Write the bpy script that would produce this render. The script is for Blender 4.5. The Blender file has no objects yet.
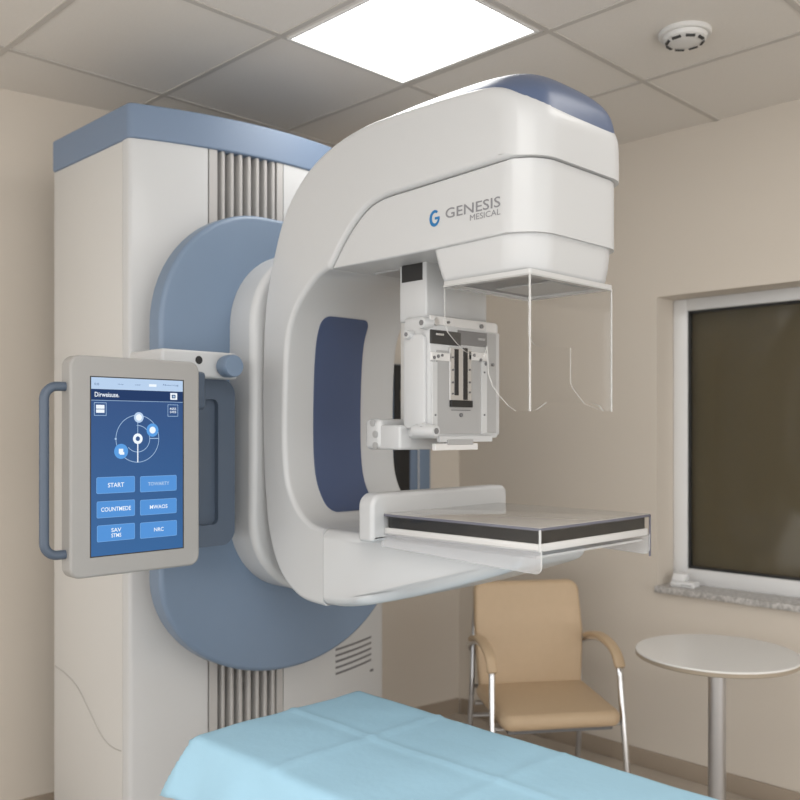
import bpy, bmesh, math, random
from math import sin, cos, pi, sqrt, radians
from mathutils import Vector, Matrix, noise
from mathutils.geometry import delaunay_2d_cdt

random.seed(4)
SC = bpy.context.scene
COL = SC.collection
ZC = 1.6                      # camera height above the datum
FLOOR = -0.05
CEIL = 3.03
S2 = sqrt(2)

# ------------------------------------------------------------------ measuring
def ray(px, py):
    """view ray of a photo pixel: lateral and vertical slope per unit depth"""
    return (px - 400) / 900.0, (430 - py) / 900.0

def on_y(px, py, y):
    a, b = ray(px, py)
    d = y * S2 / (1 - a)
    return Vector((d * (1 + a) / S2, y, ZC + b * d))

def on_x(px, py, x):
    a, b = ray(px, py)
    d = x * S2 / (1 + a)
    return Vector((x, d * (1 - a) / S2, ZC + b * d))

# ------------------------------------------------------------------ materials
def mat(name, col, rough=0.5, metal=0.0, emit=None, estr=0.0, spec=0.5, coat=0.0, noise_amt=0.0, nscale=40.0, bump=0.0, bscale=200.0):
    m = bpy.data.materials.new(name)
    m.use_nodes = True
    nt = m.node_tree
    b = nt.nodes['Principled BSDF']
    b.inputs['Base Color'].default_value = (*col, 1)
    b.inputs['Roughness'].default_value = rough
    b.inputs['Metallic'].default_value = metal
    b.inputs['Specular IOR Level'].default_value = spec
    b.inputs['Coat Weight'].default_value = coat
    b.inputs['Coat Roughness'].default_value = 0.08
    if emit:
        b.inputs['Emission Color'].default_value = (*emit, 1)
        b.inputs['Emission Strength'].default_value = estr
    if noise_amt or bump:
        tc = nt.nodes.new('ShaderNodeTexCoord')
    if noise_amt:
        n = nt.nodes.new('ShaderNodeTexNoise')
        n.inputs['Scale'].default_value = nscale
        n.inputs['Detail'].default_value = 4
        nt.links.new(tc.outputs['Object'], n.inputs['Vector'])
        r = nt.nodes.new('ShaderNodeMapRange')
        r.inputs['To Min'].default_value = 1 - noise_amt
        r.inputs['To Max'].default_value = 1 + noise_amt
        nt.links.new(n.outputs['Fac'], r.inputs['Value'])
        mx = nt.nodes.new('ShaderNodeVectorMath'); mx.operation = 'SCALE'
        mx.inputs[0].default_value = col
        nt.links.new(r.outputs['Result'], mx.inputs['Scale'])
        nt.links.new(mx.outputs['Vector'], b.inputs['Base Color'])
    if bump:
        n2 = nt.nodes.new('ShaderNodeTexNoise')
        n2.inputs['Scale'].default_value = bscale
        n2.inputs['Detail'].default_value = 3
        nt.links.new(tc.outputs['Object'], n2.inputs['Vector'])
        bp = nt.nodes.new('ShaderNodeBump')
        bp.inputs['Strength'].default_value = bump
        bp.inputs['Distance'].default_value = 0.004
        nt.links.new(n2.outputs['Fac'], bp.inputs['Height'])
        nt.links.new(bp.outputs['Normal'], b.inputs['Normal'])
    return m

def clear_mat(name, tint, refl_rough=0.03, haze=0.0, hazecol=(0.8, 0.8, 0.8), base=0.03):
    m = bpy.data.materials.new(name)
    m.use_nodes = True
    nt = m.node_tree
    nt.nodes.clear()
    out = nt.nodes.new('ShaderNodeOutputMaterial')
    tr = nt.nodes.new('ShaderNodeBsdfTransparent'); tr.inputs['Color'].default_value = (*tint, 1)
    df = nt.nodes.new('ShaderNodeBsdfDiffuse'); df.inputs['Color'].default_value = (*hazecol, 1)
    m1 = nt.nodes.new('ShaderNodeMixShader'); m1.inputs[0].default_value = haze
    nt.links.new(tr.outputs[0], m1.inputs[1]); nt.links.new(df.outputs[0], m1.inputs[2])
    gl = nt.nodes.new('ShaderNodeBsdfGlossy'); gl.inputs['Roughness'].default_value = refl_rough
    fr = nt.nodes.new('ShaderNodeLayerWeight'); fr.inputs['Blend'].default_value = 0.5
    pw = nt.nodes.new('ShaderNodeMath'); pw.operation = 'POWER'; pw.inputs[1].default_value = 5
    ad = nt.nodes.new('ShaderNodeMath'); ad.operation = 'MULTIPLY_ADD'; ad.inputs[1].default_value = 0.7; ad.inputs[2].default_value = base
    nt.links.new(fr.outputs['Facing'], pw.inputs[0]); nt.links.new(pw.outputs[0], ad.inputs[0])
    m2 = nt.nodes.new('ShaderNodeMixShader')
    nt.links.new(ad.outputs[0], m2.inputs[0])
    nt.links.new(m1.outputs[0], m2.inputs[1]); nt.links.new(gl.outputs[0], m2.inputs[2])
    nt.links.new(m2.outputs[0], out.inputs['Surface'])
    return m

def emis(name, col, s=1.0):
    m = bpy.data.materials.new(name)
    m.use_nodes = True
    nt = m.node_tree
    nt.nodes.clear()
    out = nt.nodes.new('ShaderNodeOutputMaterial')
    e = nt.nodes.new('ShaderNodeEmission')
    e.inputs['Color'].default_value = (*col, 1); e.inputs['Strength'].default_value = s
    nt.links.new(e.outputs[0], out.inputs['Surface'])
    return m

def s2l(r, g, b):
    f = lambda c: ((c / 255 + 0.055) / 1.055) ** 2.4 if c > 10 else c / 255 / 12.92
    return (f(r), f(g), f(b))

M = {}
M['white'] = mat('white_plastic', (0.525, 0.532, 0.537), 0.38, coat=0.15)
M['warm'] = mat('warm_white_plastic', (0.56, 0.55, 0.53), 0.42)
M['bezel'] = mat('bezel_plastic', (0.30, 0.294, 0.284), 0.45)
M['blue'] = mat('slate_blue_plastic', s2l(112, 130, 152), 0.42, noise_amt=0.03, nscale=6)
M['bluecap'] = mat('glossy_blue_cap', s2l(82, 95, 122), 0.34, spec=0.45)
M['inset'] = mat('inset_blue', s2l(66, 80, 112), 0.42)
M['bluegrey'] = mat('blue_grey_handle', s2l(76, 88, 104), 0.42)
M['trimblue'] = mat('column_trim_blue', s2l(110, 127, 150), 0.45)
M['dark'] = mat('dark_grey_core', (0.035, 0.035, 0.035), 0.6)
M['rib'] = mat('rib_grey', (0.42, 0.41, 0.40), 0.45)
M['black'] = mat('black_plastic', (0.012, 0.012, 0.013), 0.4)
M['grey'] = mat('grey_panel', (0.36, 0.36, 0.36), 0.4)
M['midgrey'] = mat('mid_grey', (0.16, 0.16, 0.165), 0.45)
M['darkgrey'] = mat('dark_band', (0.03, 0.03, 0.03), 0.4)
M['lightgrey'] = mat('light_grey_frame', (0.50, 0.50, 0.495), 0.3)
M['alu'] = mat('brushed_aluminium', (0.62, 0.62, 0.62), 0.32, metal=0.85)
M['chrome'] = mat('chrome', (0.72, 0.72, 0.73), 0.14, metal=1.0)
M['steel'] = mat('satin_steel', (0.55, 0.55, 0.56), 0.3, metal=0.9)
M['strip'] = mat('dark_detector_strip', (0.010, 0.0095, 0.009), 0.35, noise_amt=0.15, nscale=60)
M['topplate'] = mat('smoked_top_plate', (0.40, 0.385, 0.365), 0.16, coat=0.5)
M['tray'] = mat('tray_white', (0.66, 0.65, 0.64), 0.3)
M['tan'] = mat('tan_vinyl', s2l(190, 166, 136), 0.48, noise_amt=0.04, nscale=30, bump=0.15, bscale=350)
M['tabletop'] = mat('white_laminate', (0.74, 0.73, 0.71), 0.3)
M['tableedge'] = mat('beige_edge_band', s2l(160, 148, 131), 0.5)
M['wall'] = mat('wall_paint', s2l(206, 197, 185), 0.75, noise_amt=0.015, nscale=2.5, bump=0.04, bscale=180)
M['ceil'] = mat('ceiling_tile', s2l(216, 211, 204), 0.9, noise_amt=0.04, nscale=160, bump=0.2, bscale=260)
M['ceilbar'] = mat('ceiling_grid_bar', s2l(186, 181, 174), 0.6)
M['floor'] = mat('floor_vinyl', s2l(182, 172, 160), 0.45, noise_amt=0.06, nscale=20)
M['base'] = mat('baseboard_paint', s2l(160, 146, 130), 0.6, noise_amt=0.02, nscale=8)
M['upvc'] = mat('window_upvc', (0.74, 0.74, 0.74), 0.35)
M['blind'] = mat('olive_blackout_blind', s2l(100, 90, 70), 0.9, noise_amt=0.04, nscale=3)
M['gasket'] = mat('window_gasket', (0.02, 0.02, 0.02), 0.6)
M['sheet'] = mat('light_blue_sheet', s2l(160, 201, 223), 0.75, noise_amt=0.03, nscale=9, bump=0.25, bscale=45)
M['couch'] = mat('couch_vinyl', s2l(90, 110, 130), 0.5)
M['logo_blue'] = mat('logo_blue', s2l(30, 110, 165), 0.4)
M['logo_grey'] = mat('logo_grey', s2l(128, 128, 132), 0.4)
M['seam'] = mat('panel_seam', (0.40, 0.385, 0.36), 0.6)
M['clear'] = clear_mat('clear_acrylic', (0.985, 0.985, 0.985))
M['edge'] = clear_mat('acrylic_edge', (0.92, 0.92, 0.92), 0.15, 0.5, (0.85, 0.85, 0.84))
M['skirt'] = clear_mat('skirt_acrylic', (0.95, 0.95, 0.96), 0.05, 0.24, (0.80, 0.80, 0.81))
M['purple_edge'] = clear_mat('acrylic_edge_dark', (0.45, 0.44, 0.50), 0.15, 0.5, (0.25, 0.25, 0.30))
M['glass'] = clear_mat('window_glass', (0.93, 0.93, 0.92), 0.06, base=0.015)
M['smoke_white'] = mat('detector_white', (0.66, 0.65, 0.63), 0.5)

def granite():
    m = bpy.data.materials.new('granite_sill'); m.use_nodes = True
    nt = m.node_tree; b = nt.nodes['Principled BSDF']
    tc = nt.nodes.new('ShaderNodeTexCoord'); v = nt.nodes.new('ShaderNodeTexNoise')
    v.inputs['Scale'].default_value = 70; v.inputs['Detail'].default_value = 6
    nt.links.new(tc.outputs['Object'], v.inputs['Vector'])
    r = nt.nodes.new('ShaderNodeValToRGB')
    r.color_ramp.elements[0].position = 0.38; r.color_ramp.elements[0].color = (0.34, 0.325, 0.31, 1)
    r.color_ramp.elements[1].position = 0.6; r.color_ramp.elements[1].color = (0.58, 0.56, 0.54, 1)
    nt.links.new(v.outputs['Fac'], r.inputs[0]); nt.links.new(r.outputs[0], b.inputs['Base Color'])
    b.inputs['Roughness'].default_value = 0.35
    return m
M['granite'] = granite()

def screen_mat():
    m = bpy.data.materials.new('screen_blue'); m.use_nodes = True
    nt = m.node_tree; b = nt.nodes['Principled BSDF']
    b.inputs['Base Color'].default_value = (0.01, 0.015, 0.03, 1); b.inputs['Roughness'].default_value = 0.25; b.inputs['Specular IOR Level'].default_value = 0.12
    tc = nt.nodes.new('ShaderNodeTexCoord'); sp = nt.nodes.new('ShaderNodeSeparateXYZ')
    nt.links.new(tc.outputs['Generated'], sp.inputs[0])
    r = nt.nodes.new('ShaderNodeValToRGB')
    r.color_ramp.elements[0].color = (*s2l(46, 98, 152), 1)
    r.color_ramp.elements[1].color = (*s2l(40, 72, 122), 1)
    nt.links.new(sp.outputs['Z'], r.inputs[0]); nt.links.new(r.outputs[0], b.inputs['Emission Color'])
    b.inputs['Emission Strength'].default_value = 0.85
    return m
M['screen'] = screen_mat()
M['ui_white'] = emis('ui_white', s2l(238, 246, 255), 0.95)
M['ui_line'] = emis('ui_line', s2l(175, 205, 238), 0.85)
M['ui_bar'] = emis('ui_bar', s2l(188, 212, 240), 0.9)
M['ui_head'] = emis('ui_header', s2l(44, 66, 108), 0.85)
M['ui_btn'] = emis('ui_button', s2l(92, 155, 225), 0.85)
M['ui_rim'] = emis('ui_button_rim', s2l(128, 180, 238), 0.85)
M['ui_btn2'] = emis('ui_dot', s2l(98, 165, 235), 0.85)
M['ui_ink'] = emis('ui_ink', s2l(70, 100, 150), 0.8)
M['panel_light'] = emis('ceiling_panel_light', (1.0, 0.985, 0.96), 3.2)

# ------------------------------------------------------------------ object helpers
def wloc(o):
    v = Vector((0, 0, 0))
    while o:
        v = v + o.location; o = o.parent
    return v

def obj(name, bm, m, parent=None, smooth=35, wn=False, recalc=True):
    """link a bmesh (in place coordinates) as one object, its origin at its own centre"""
    if recalc:
        bmesh.ops.recalc_face_normals(bm, faces=bm.faces)
    me = bpy.data.meshes.new(name)
    xs = [v.co for v in bm.verts]
    c = Vector([(min(p[i] for p in xs) + max(p[i] for p in xs)) / 2 for i in range(3)])
    bmesh.ops.translate(bm, verts=bm.verts, vec=-c)
    bm.to_mesh(me); bm.free()
    for q in (m if isinstance(m, (list, tuple)) else [m]):
        me.materials.append(q)
    if smooth:
        me.shade_smooth()
        me.set_sharp_from_angle(angle=radians(smooth))
    o = bpy.data.objects.new(name, me)
    COL.objects.link(o)
    o.parent = parent
    o.location = c - wloc(parent)
    if wn:
        w = o.modifiers.new('normals', 'WEIGHTED_NORMAL'); w.keep_sharp = True; w.weight = 80
    return o

def tag(o, label=None, cat=None, group=None, kind=None):
    if label: o['label'] = label
    if cat: o['category'] = cat
    if group: o['group'] = group
    if kind: o['kind'] = kind
    return o

def empty(name, loc):
    o = bpy.data.objects.new(name, None)
    o.empty_display_size = 0.1
    COL.objects.link(o); o.location = loc
    return o

# ------------------------------------------------------------------ shape helpers
def box(bm, x0, x1, y0, y1, z0, z1, bev=0.0, seg=2, mi=0):
    vs = [bm.verts.new((x, y, z)) for x in (x0, x1) for y in (y0, y1) for z in (z0, z1)]
    F = [(0, 1, 3, 2), (4, 6, 7, 5), (0, 4, 5, 1), (2, 3, 7, 6), (0, 2, 6, 4), (1, 5, 7, 3)]
    fs = [bm.faces.new([vs[i] for i in f]) for f in F]
    for f in fs: f.material_index = mi
    if bev > 0:
        es = list({e for f in fs for e in f.edges})
        r = bmesh.ops.bevel(bm, geom=es, offset=bev, segments=seg, affect='EDGES', profile=0.5)
        for f in r['faces']: f.material_index = mi
    return bm

def B(*a, **k):
    return box(bmesh.new(), *a, **k)

def round_poly(pts, seg=6):
    """pts (u, v, radius) -> outline with rounded corners"""
    out = []
    n = len(pts)
    for i in range(n):
        p = Vector(pts[i][:2]); r = pts[i][2] if len(pts[i]) > 2 else 0
        a = Vector(pts[i - 1][:2]) - p; b = Vector(pts[(i + 1) % n][:2]) - p
        if r <= 0:
            out.append((p.x, p.y)); continue
        la, lb = a.length, b.length
        a.normalize(); b.normalize()
        ang = a.angle(b)
        t = min(r / math.tan(ang / 2), la * 0.499, lb * 0.499)
        r = t * math.tan(ang / 2)
        c = p + (a + b).normalized() * (r / sin(ang / 2))
        s = p + a * t - c; e = p + b * t - c
        a0 = math.atan2(s.y, s.x); a1 = math.atan2(e.y, e.x)
        da = (a1 - a0 + pi) % (2 * pi) - pi
        k = max(2, int(seg * abs(da) / (pi / 2) + 0.99))
        for j in range(k + 1):
            q = a0 + da * j / k
            out.append((c.x + r * cos(q), c.y + r * sin(q)))
    return out

def rrect(u0, u1, v0, v1, r, seg=6):
    return round_poly([(u0, v0, r), (u1, v0, r), (u1, v1, r), (u0, v1, r)], seg)

def spline(pts, n=8):
    """Catmull-Rom through open list of points"""
    P = [Vector(p) for p in pts]
    out = []
    for i in range(len(P) - 1):
        p0 = P[max(i - 1, 0)]; p1 = P[i]; p2 = P[i + 1]; p3 = P[min(i + 2, len(P) - 1)]
        for j in range(n):
            t = j / n
            out.append(0.5 * ((2 * p1) + (p2 - p0) * t + (2 * p0 - 5 * p1 + 4 * p2 - p3) * t * t + (3 * p1 - p0 - 3 * p2 + p3) * t ** 3))
    out.append(P[-1])
    return out

def area2(o):
    return sum(o[i - 1][0] * o[i][1] - o[i][0] * o[i - 1][1] for i in range(len(o)))

def inset(o, d):
    """inward offset of a closed outline (counter-clockwise)"""
    n = len(o); res = []
    for i in range(n):
        a = Vector(o[i - 1]); p = Vector(o[i]); b = Vector(o[(i + 1) % n])
        e1 = (p - a); e2 = (b - p)
        if e1.length < 1e-9: e1 = e2
        if e2.length < 1e-9: e2 = e1
        n1 = Vector((-e1.y, e1.x)).normalized(); n2 = Vector((-e2.y, e2.x)).normalized()
        m = n1 + n2
        k = max(0.35, (1 + n1.dot(n2)) / 2)
        q = p + m * 0.5 / k * d
        res.append((q.x, q.y))
    return res

def fill_cap(bm, ring, axis, mi):
    """close a flat outline, triangulating long concave ones robustly"""
    if len(ring) <= 60:
        bm.faces.new(ring).material_index = mi
        return
    ia, ib = {'x': (1, 2), 'y': (0, 2), 'z': (0, 1)}[axis]
    pts = [Vector((v.co[ia], v.co[ib])) for v in ring]
    n = len(pts)
    r = delaunay_2d_cdt(pts, [(k, (k + 1) % n) for k in range(n)], [], 1, 1e-7)
    for t in r[2]:
        try:
            q = [ring[r[3][k][0]] for k in t]
            if len(set(q)) == 3: bm.faces.new(q).material_index = mi
        except (ValueError, IndexError):
            pass

def prism(bm, outline, axis, t0, t1, fil=0.0, seg=4, warp=None, extra=(), mi_cap=0, mi_rim=0, fil1=None):
    """extrude an outline along an axis with rounded rims. axis x: (u,v)->(t,u,v); y: (u,t,v); z: (u,v,t)"""
    o = list(outline)
    if area2(o) < 0: o.reverse()
    put = {'x': lambda u, v, t: (t, u, v), 'y': lambda u, v, t: (u, t, v), 'z': lambda u, v, t: (u, v, t)}[axis]
    if fil1 is None: fil1 = fil
    sl = []
    if fil > 0:
        for j in range(seg + 1):
            a = pi / 2 * j / seg
            sl.append((t0 + fil * (1 - cos(a)), fil * (1 - sin(a))))
    else:
        sl.append((t0, 0))
    for e in extra: sl.append((e, 0))
    if fil1 > 0:
        for j in range(seg, -1, -1):
            a = pi / 2 * j / seg
            sl.append((t1 - fil1 * (1 - cos(a)), fil1 * (1 - sin(a))))
    else:
        sl.append((t1, 0))
    sl.sort(key=lambda s: s[0])
    rings = []
    for t, d in sl:
        q = inset(o, d) if d > 1e-9 else o
        ring = []
        for u, v in q:
            c = Vector(put(u, v, t))
            if warp: c = warp(c)
            ring.append(bm.verts.new(c))
        rings.append(ring)
    n = len(o)
    for a, b in zip(rings[:-1], rings[1:]):
        for i in range(n):
            f = bm.faces.new((a[i - 1], a[i], b[i], b[i - 1])); f.material_index = mi_rim
    fill_cap(bm, rings[0], axis, mi_cap)
    fill_cap(bm, rings[-1][::-1], axis, mi_cap)
    return bm

def P(*a, **k):
    return prism(bmesh.new(), *a, **k)

def ring_prism(bm, outer, inner, axis, t0, t1):
    """flat frame between two outlines with the same number of points"""
    put = {'x': lambda u, v, t: (t, u, v), 'y': lambda u, v, t: (u, t, v), 'z': lambda u, v, t: (u, v, t)}[axis]
    R4 = [[bm.verts.new(put(u, v, t)) for u, v in o] for o, t in ((outer, t0), (outer, t1), (inner, t1), (inner, t0))]
    n = len(outer)
    for a, b in zip(R4, R4[1:] + R4[:1]):
        for i in range(n): bm.faces.new((a[i - 1], a[i], b[i], b[i - 1]))
    return bm

def tube(bm, pts, r, seg=12, mi=0, caps=True):
    pts = [Vector(p) for p in pts]
    n = len(pts)
    rr = r if callable(r) else (lambda s: r)
    t = (pts[1] - pts[0]).normalized()
    up = Vector((0, 0, 1)) if abs(t.z) < 0.9 else Vector((1, 0, 0))
    nrm = (up - t * up.dot(t)).normalized()
    rings = []
    for i, p in enumerate(pts):
        if i == 0: tt = pts[1] - pts[0]
        elif i == n - 1: tt = pts[-1] - pts[-2]
        else: tt = pts[i + 1] - pts[i - 1]
        tt.normalize()
        nrm = (nrm - tt * nrm.dot(tt)).normalized()
        bn = tt.cross(nrm)
        q = rr(i / (n - 1))
        rings.append([bm.verts.new(p + (nrm * cos(2 * pi * k / seg) + bn * sin(2 * pi * k / seg)) * q) for k in range(seg)])
    for a, b in zip(rings[:-1], rings[1:]):
        for k in range(seg):
            f = bm.faces.new((a[k - 1], a[k], b[k], b[k - 1])); f.material_index = mi
    if caps:
        bm.faces.new(rings[0][::-1]).material_index = mi; bm.faces.new(rings[-1]).material_index = mi
    return bm

def T(*a, **k):
    return tube(bmesh.new(), *a, **k)

def lathe(bm, prof, c, axis='z', seg=40, mi=0):
    """prof: (radius, height) list; spun about an axis through c; ends are closed"""
    c = Vector(c)
    def put(r, h, a):
        u, v = r * cos(a), r * sin(a)
        return c + (Vector((u, v, h)) if axis == 'z' else Vector((u, h, v)) if axis == 'y' else Vector((h, u, v)))
    rings = [[bm.verts.new(put(max(r, 1e-5), h, 2 * pi * k / seg)) for k in range(seg)] for r, h in prof]
    for a, b in zip(rings[:-1], rings[1:]):
        for k in range(seg):
            f = bm.faces.new((a[k - 1], a[k], b[k], b[k - 1])); f.material_index = mi
    bm.faces.new(rings[0][::-1]).material_index = mi; bm.faces.new(rings[-1]).material_index = mi
    return bm

def L(*a, **k):
    return lathe(bmesh.new(), *a, **k)

def text(bm, s, place, x0, x1, y0, y1, mi=0, bold=0.0, depth=0.0004):
    """lettering fitted to a rectangle; place(u, v, h) -> world position"""
    cu = bpy.data.curves.new('lettering', 'FONT')
    cu.body = s; cu.align_x = 'CENTER'; cu.offset = bold; cu.resolution_u = 3
    o = bpy.data.objects.new('lettering', cu)
    COL.objects.link(o)
    dg = bpy.context.evaluated_depsgraph_get()
    me = bpy.data.meshes.new_from_object(o.evaluated_get(dg))
    xs = [v.co.x for v in me.vertices]; ys = [v.co.y for v in me.vertices]
    ax, bx_, ay, by = min(xs), max(xs), min(ys), max(ys)
    vs = [bm.verts.new(place(x0 + (v.co.x - ax) / (bx_ - ax) * (x1 - x0), y0 + (v.co.y - ay) / (by - ay) * (y1 - y0), depth)) for v in me.vertices]
    for p in me.polygons:
        try:
            bm.faces.new([vs[i] for i in p.vertices]).material_index = mi
        except ValueError:
            pass
    bpy.data.objects.remove(o); bpy.data.curves.remove(cu); bpy.data.meshes.remove(me)

# ================================================================== ROOM
XW = 3.97                                  # window wall
CX, CY = 3.97, 3.479                       # room corner
K = -0.1463                                # slant of the back wall
def yb(x): return CY + K * (x - CX)
WY0, WY1, WZ0, WZ1 = 0.55, 2.206, 0.845, 2.245

bm = B(-2.6, 4.4, -2.6, 4.7, FLOOR - 0.1, FLOOR)
tag(obj('floor', bm, M['floor'], smooth=0), kind='structure')

bm = bmesh.new()
box(bm, -2.6, 4.4, -2.6, 4.7, CEIL, CEIL + 0.1, mi=0)
GX = [-1.28, -0.62, 0.03, 0.68, 1.34, 2.0, 2.655, 3.31]
GY = [-1.6, -0.9, -0.2, 0.5, 1.2, 1.9, 2.61, 3.427]
for x in GX: box(bm, x - 0.011, x + 0.011, -2.6, 4.6, CEIL - 0.004, CEIL + 0.01, mi=1)
for y in GY: box(bm, -2.6, 4.3, y - 0.011, y + 0.011, CEIL - 0.0045, CEIL + 0.01, mi=1)
tag(obj('ceiling', bm, [M['ceil'], M['ceilbar']], smooth=0), kind='structure')

bm = bmesh.new()
a, b_ = (-2.6, yb(-2.6)), (4.12, yb(4.12))
prism(bm, [a, b_, (b_[0], b_[1] + 0.15), (a[0], a[1] + 0.15)], 'z', FLOOR, CEIL)
tag(obj('wall_back', bm, M['wall'], smooth=0), kind='structure')

bm = bmesh.new()
TW = 0.3
box(bm, XW, XW + TW, -2.6, WY0, FLOOR, CEIL)
box(bm, XW, XW + TW, WY1, yb(XW) + 0.05, FLOOR, CEIL)
box(bm, XW, XW + TW, WY0, WY1, FLOOR, WZ0 - 0.03)
box(bm, XW, XW + TW, WY0, WY1, WZ1, CEIL)
tag(obj('wall_right', bm, M['wall'], smooth=0), kind='structure')

bm = bmesh.new()
box(bm, XW - 0.014, XW, -2.5, yb(XW) - 0.02, FLOOR, FLOOR + 0.085, 0.004, 2)
tag(obj('baseboard_right', bm, M['base']), kind='structure')
bm = bmesh.new()
prism(bm, [(-2.5, yb(-2.5) - 0.014), (XW - 0.016, yb(XW - 0.016) - 0.014), (XW - 0.016, yb(XW - 0.016)), (-2.5, yb(-2.5))], 'z', FLOOR, FLOOR + 0.085)
tag(obj('baseboard_back', bm, M['base'], smooth=0), kind='structure')

# window in the right wall
win = empty('window_1', (XW + 0.16, (WY0 + WY1) / 2, WZ0))
tag(win, kind='structure')
bm = bmesh.new()
fx0, fx1 = XW + 0.155, XW + 0.215
fw = 0.075
box(bm, fx0, fx1, WY1 - fw, WY1, WZ0, WZ1, 0.008)
box(bm, fx0, fx1, WY0, WY0 + fw, WZ0, WZ1, 0.008)
box(bm, fx0, fx1, WY0 + fw - 0.005, WY1 - fw + 0.005, WZ0, WZ0 + 0.075, 0.008)
box(bm, fx0, fx1, WY0 + fw - 0.005, WY1 - fw + 0.005, WZ1 - 0.06, WZ1, 0.008)
obj('window_frame', bm, M['upvc'], win)
bm = bmesh.new()
g = 0.012
ya, yz, za, zz = WY0 + fw, WY1 - fw, WZ0 + 0.075, WZ1 - 0.06
for (p, q, r_, s) in ((yz - g, yz, za, zz), (ya, ya + g, za, zz), (ya, yz, za, za + g), (ya, yz, zz - g, zz)):
    box(bm, fx0 + 0.012, fx0 + 0.03, p, q, r_, s)
obj('gasket', bm, M['gasket'], win)
obj('pane', B(fx0 + 0.02, fx0 + 0.026, ya + 0.004, yz - 0.004, za + 0.004, zz - 0.004), M['glass'], win, smooth=0)
obj('blackout_blind', B(fx1 + 0.02, fx1 + 0.026, WY0 + 0.005, WY1 - 0.005, WZ0, WZ1), M['blind'], win, smooth=0)
bm = B(XW - 0.022, fx0 + 0.01, WY0 - 0.01, WY1 + 0.004, WZ0 - 0.03, WZ0, 0.004, 2)
obj('window_sill', bm, M['granite'], win)

# ceiling luminaire
lp = empty('ceiling_light', (2.33, 2.268, CEIL))
tag(lp, 'bright square flush ceiling light panel among the tiles', 'ceiling light')
bm = bmesh.new()
lx0, lx1, ly0, ly1 = 2.04, 2.615, 1.935, 2.6
for q in ((lx0 - .012, lx1 + .012, ly0 - .012, ly0), (lx0 - .012, lx1 + .012, ly1, ly1 + .012), (lx0 - .012, lx0, ly0, ly1), (lx1, lx1 + .012, ly0, ly1)):
    box(bm, *q, CEIL - 0.008, CEIL + 0.002, 0.002, 1)
obj('frame', bm, M['smoke_white'], lp)
obj('diffuser', B(lx0, lx1, ly0, ly1, CEIL - 0.005, CEIL + 0.002), M['panel_light'], lp, smooth=0)

# smoke detector
sd = empty('smoke_detector', (3.011, 1.563, CEIL))
tag(sd, 'round white smoke detector on the ceiling above the window', 'smoke detector')
c = (3.011, 1.563, CEIL)
obj('mounting_plate', L([(0.092, 0.0), (0.092, -0.012), (0.088, -0.016)], c), M['smoke_white'], sd)
bm = L([(0.078, -0.014), (0.074, -0.03), (0.06, -0.038), (0.03, -0.042), (0.0, -0.042)], c)
obj('sensor_dome', bm, M['smoke_white'], sd)
bm = bmesh.new()
for k in range(8):
    a = 2 * pi * k / 8
    q = B(-0.016, 0.016, -0.004, 0.004, -0.004, 0.004)
    bmesh.ops.transform(q, matrix=Matrix.Translation((c[0] + 0.062 * cos(a), c[1] + 0.062 * sin(a), CEIL - 0.0375)) @ Matrix.Rotation(a + pi / 2, 4, 'Z'), verts=q.verts)
    me = bpy.data.meshes.new('t'); q.to_mesh(me); q.free(); bm.from_mesh(me); bpy.data.meshes.remove(me)
obj('vent_slots', bm, M['dark'], sd, smooth=0)

# dark blue cabinet on the back wall behind the arm
px0 = 400 + 900 * 0
def on_back(px, py, off=0.0):
    a, b = ray(px, py)
    # x = d(1+a)/S2, y = d(1-a)/S2 on the slanted wall, off in front of it
    d = (CY - K * CX - off) * S2 / ((1 - a) - K * (1 + a))
    return Vector((d * (1 + a) / S2, d * (1 - a) / S2, ZC + b * d))
p0 = on_back(389.5, 364, 0.12); p1 = on_back(431, 364, 0.12); p2 = on_back(412, 520, 0.12)
wc = empty('wall_cabinet', (p1.x, yb(p1.x) - 0.06, p2.z)); tag(wc, 'narrow blue and black cabinet on the back wall behind the imaging arm', 'cabinet')
cx0, cx1, cyf = p0.x, p1.x, p1.y
cxm = on_back(407, 400, 0.12).x; cxn = on_back(416.5, 400, .12).x
bm = B(cx0, cx1, cyf + 0.015, yb(cx1) - 0.002, p2.z, p0.z, 0.004, 2)
obj('body', bm, M['blue'], wc)
obj('black_door', B(cx0 + .004, cxm, cyf, cyf + 0.016, p2.z + .004, p0.z - .004, .003, 2), M['black'], wc)
obj('blue_door', B(cxm + .003, cxn, cyf + .002, cyf + 0.016, p2.z + .004, p0.z - .004, .003, 2), M['trimblue'], wc)
obj('blue_door', B(cxn + .008, cx1 - .003, cyf + .002, cyf + 0.016, p2.z + .004, p0.z - .004, .003, 2), M['blue'], wc)
q0 = on_back(396, 390, .12); q1 = on_back(402, 401, .12)
obj('door_joint', B(cxn + .001, cxn + .007, cyf + .001, cyf + .016, p2.z + .004, p0.z - .004), M['tray'], wc, smooth=0)
obj('door_plate', B(q0.x, q1.x, cyf - .003, cyf + .001, q1.z, q0.z), M['tan'], wc, smooth=0)

# ================================================================== MACHINE
mm = empty('mammography_machine', (2.17, 3.1, FLOOR))
tag(mm, 'large white and slate blue mammography machine with C-shaped imaging arm', 'mammography machine')

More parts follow.
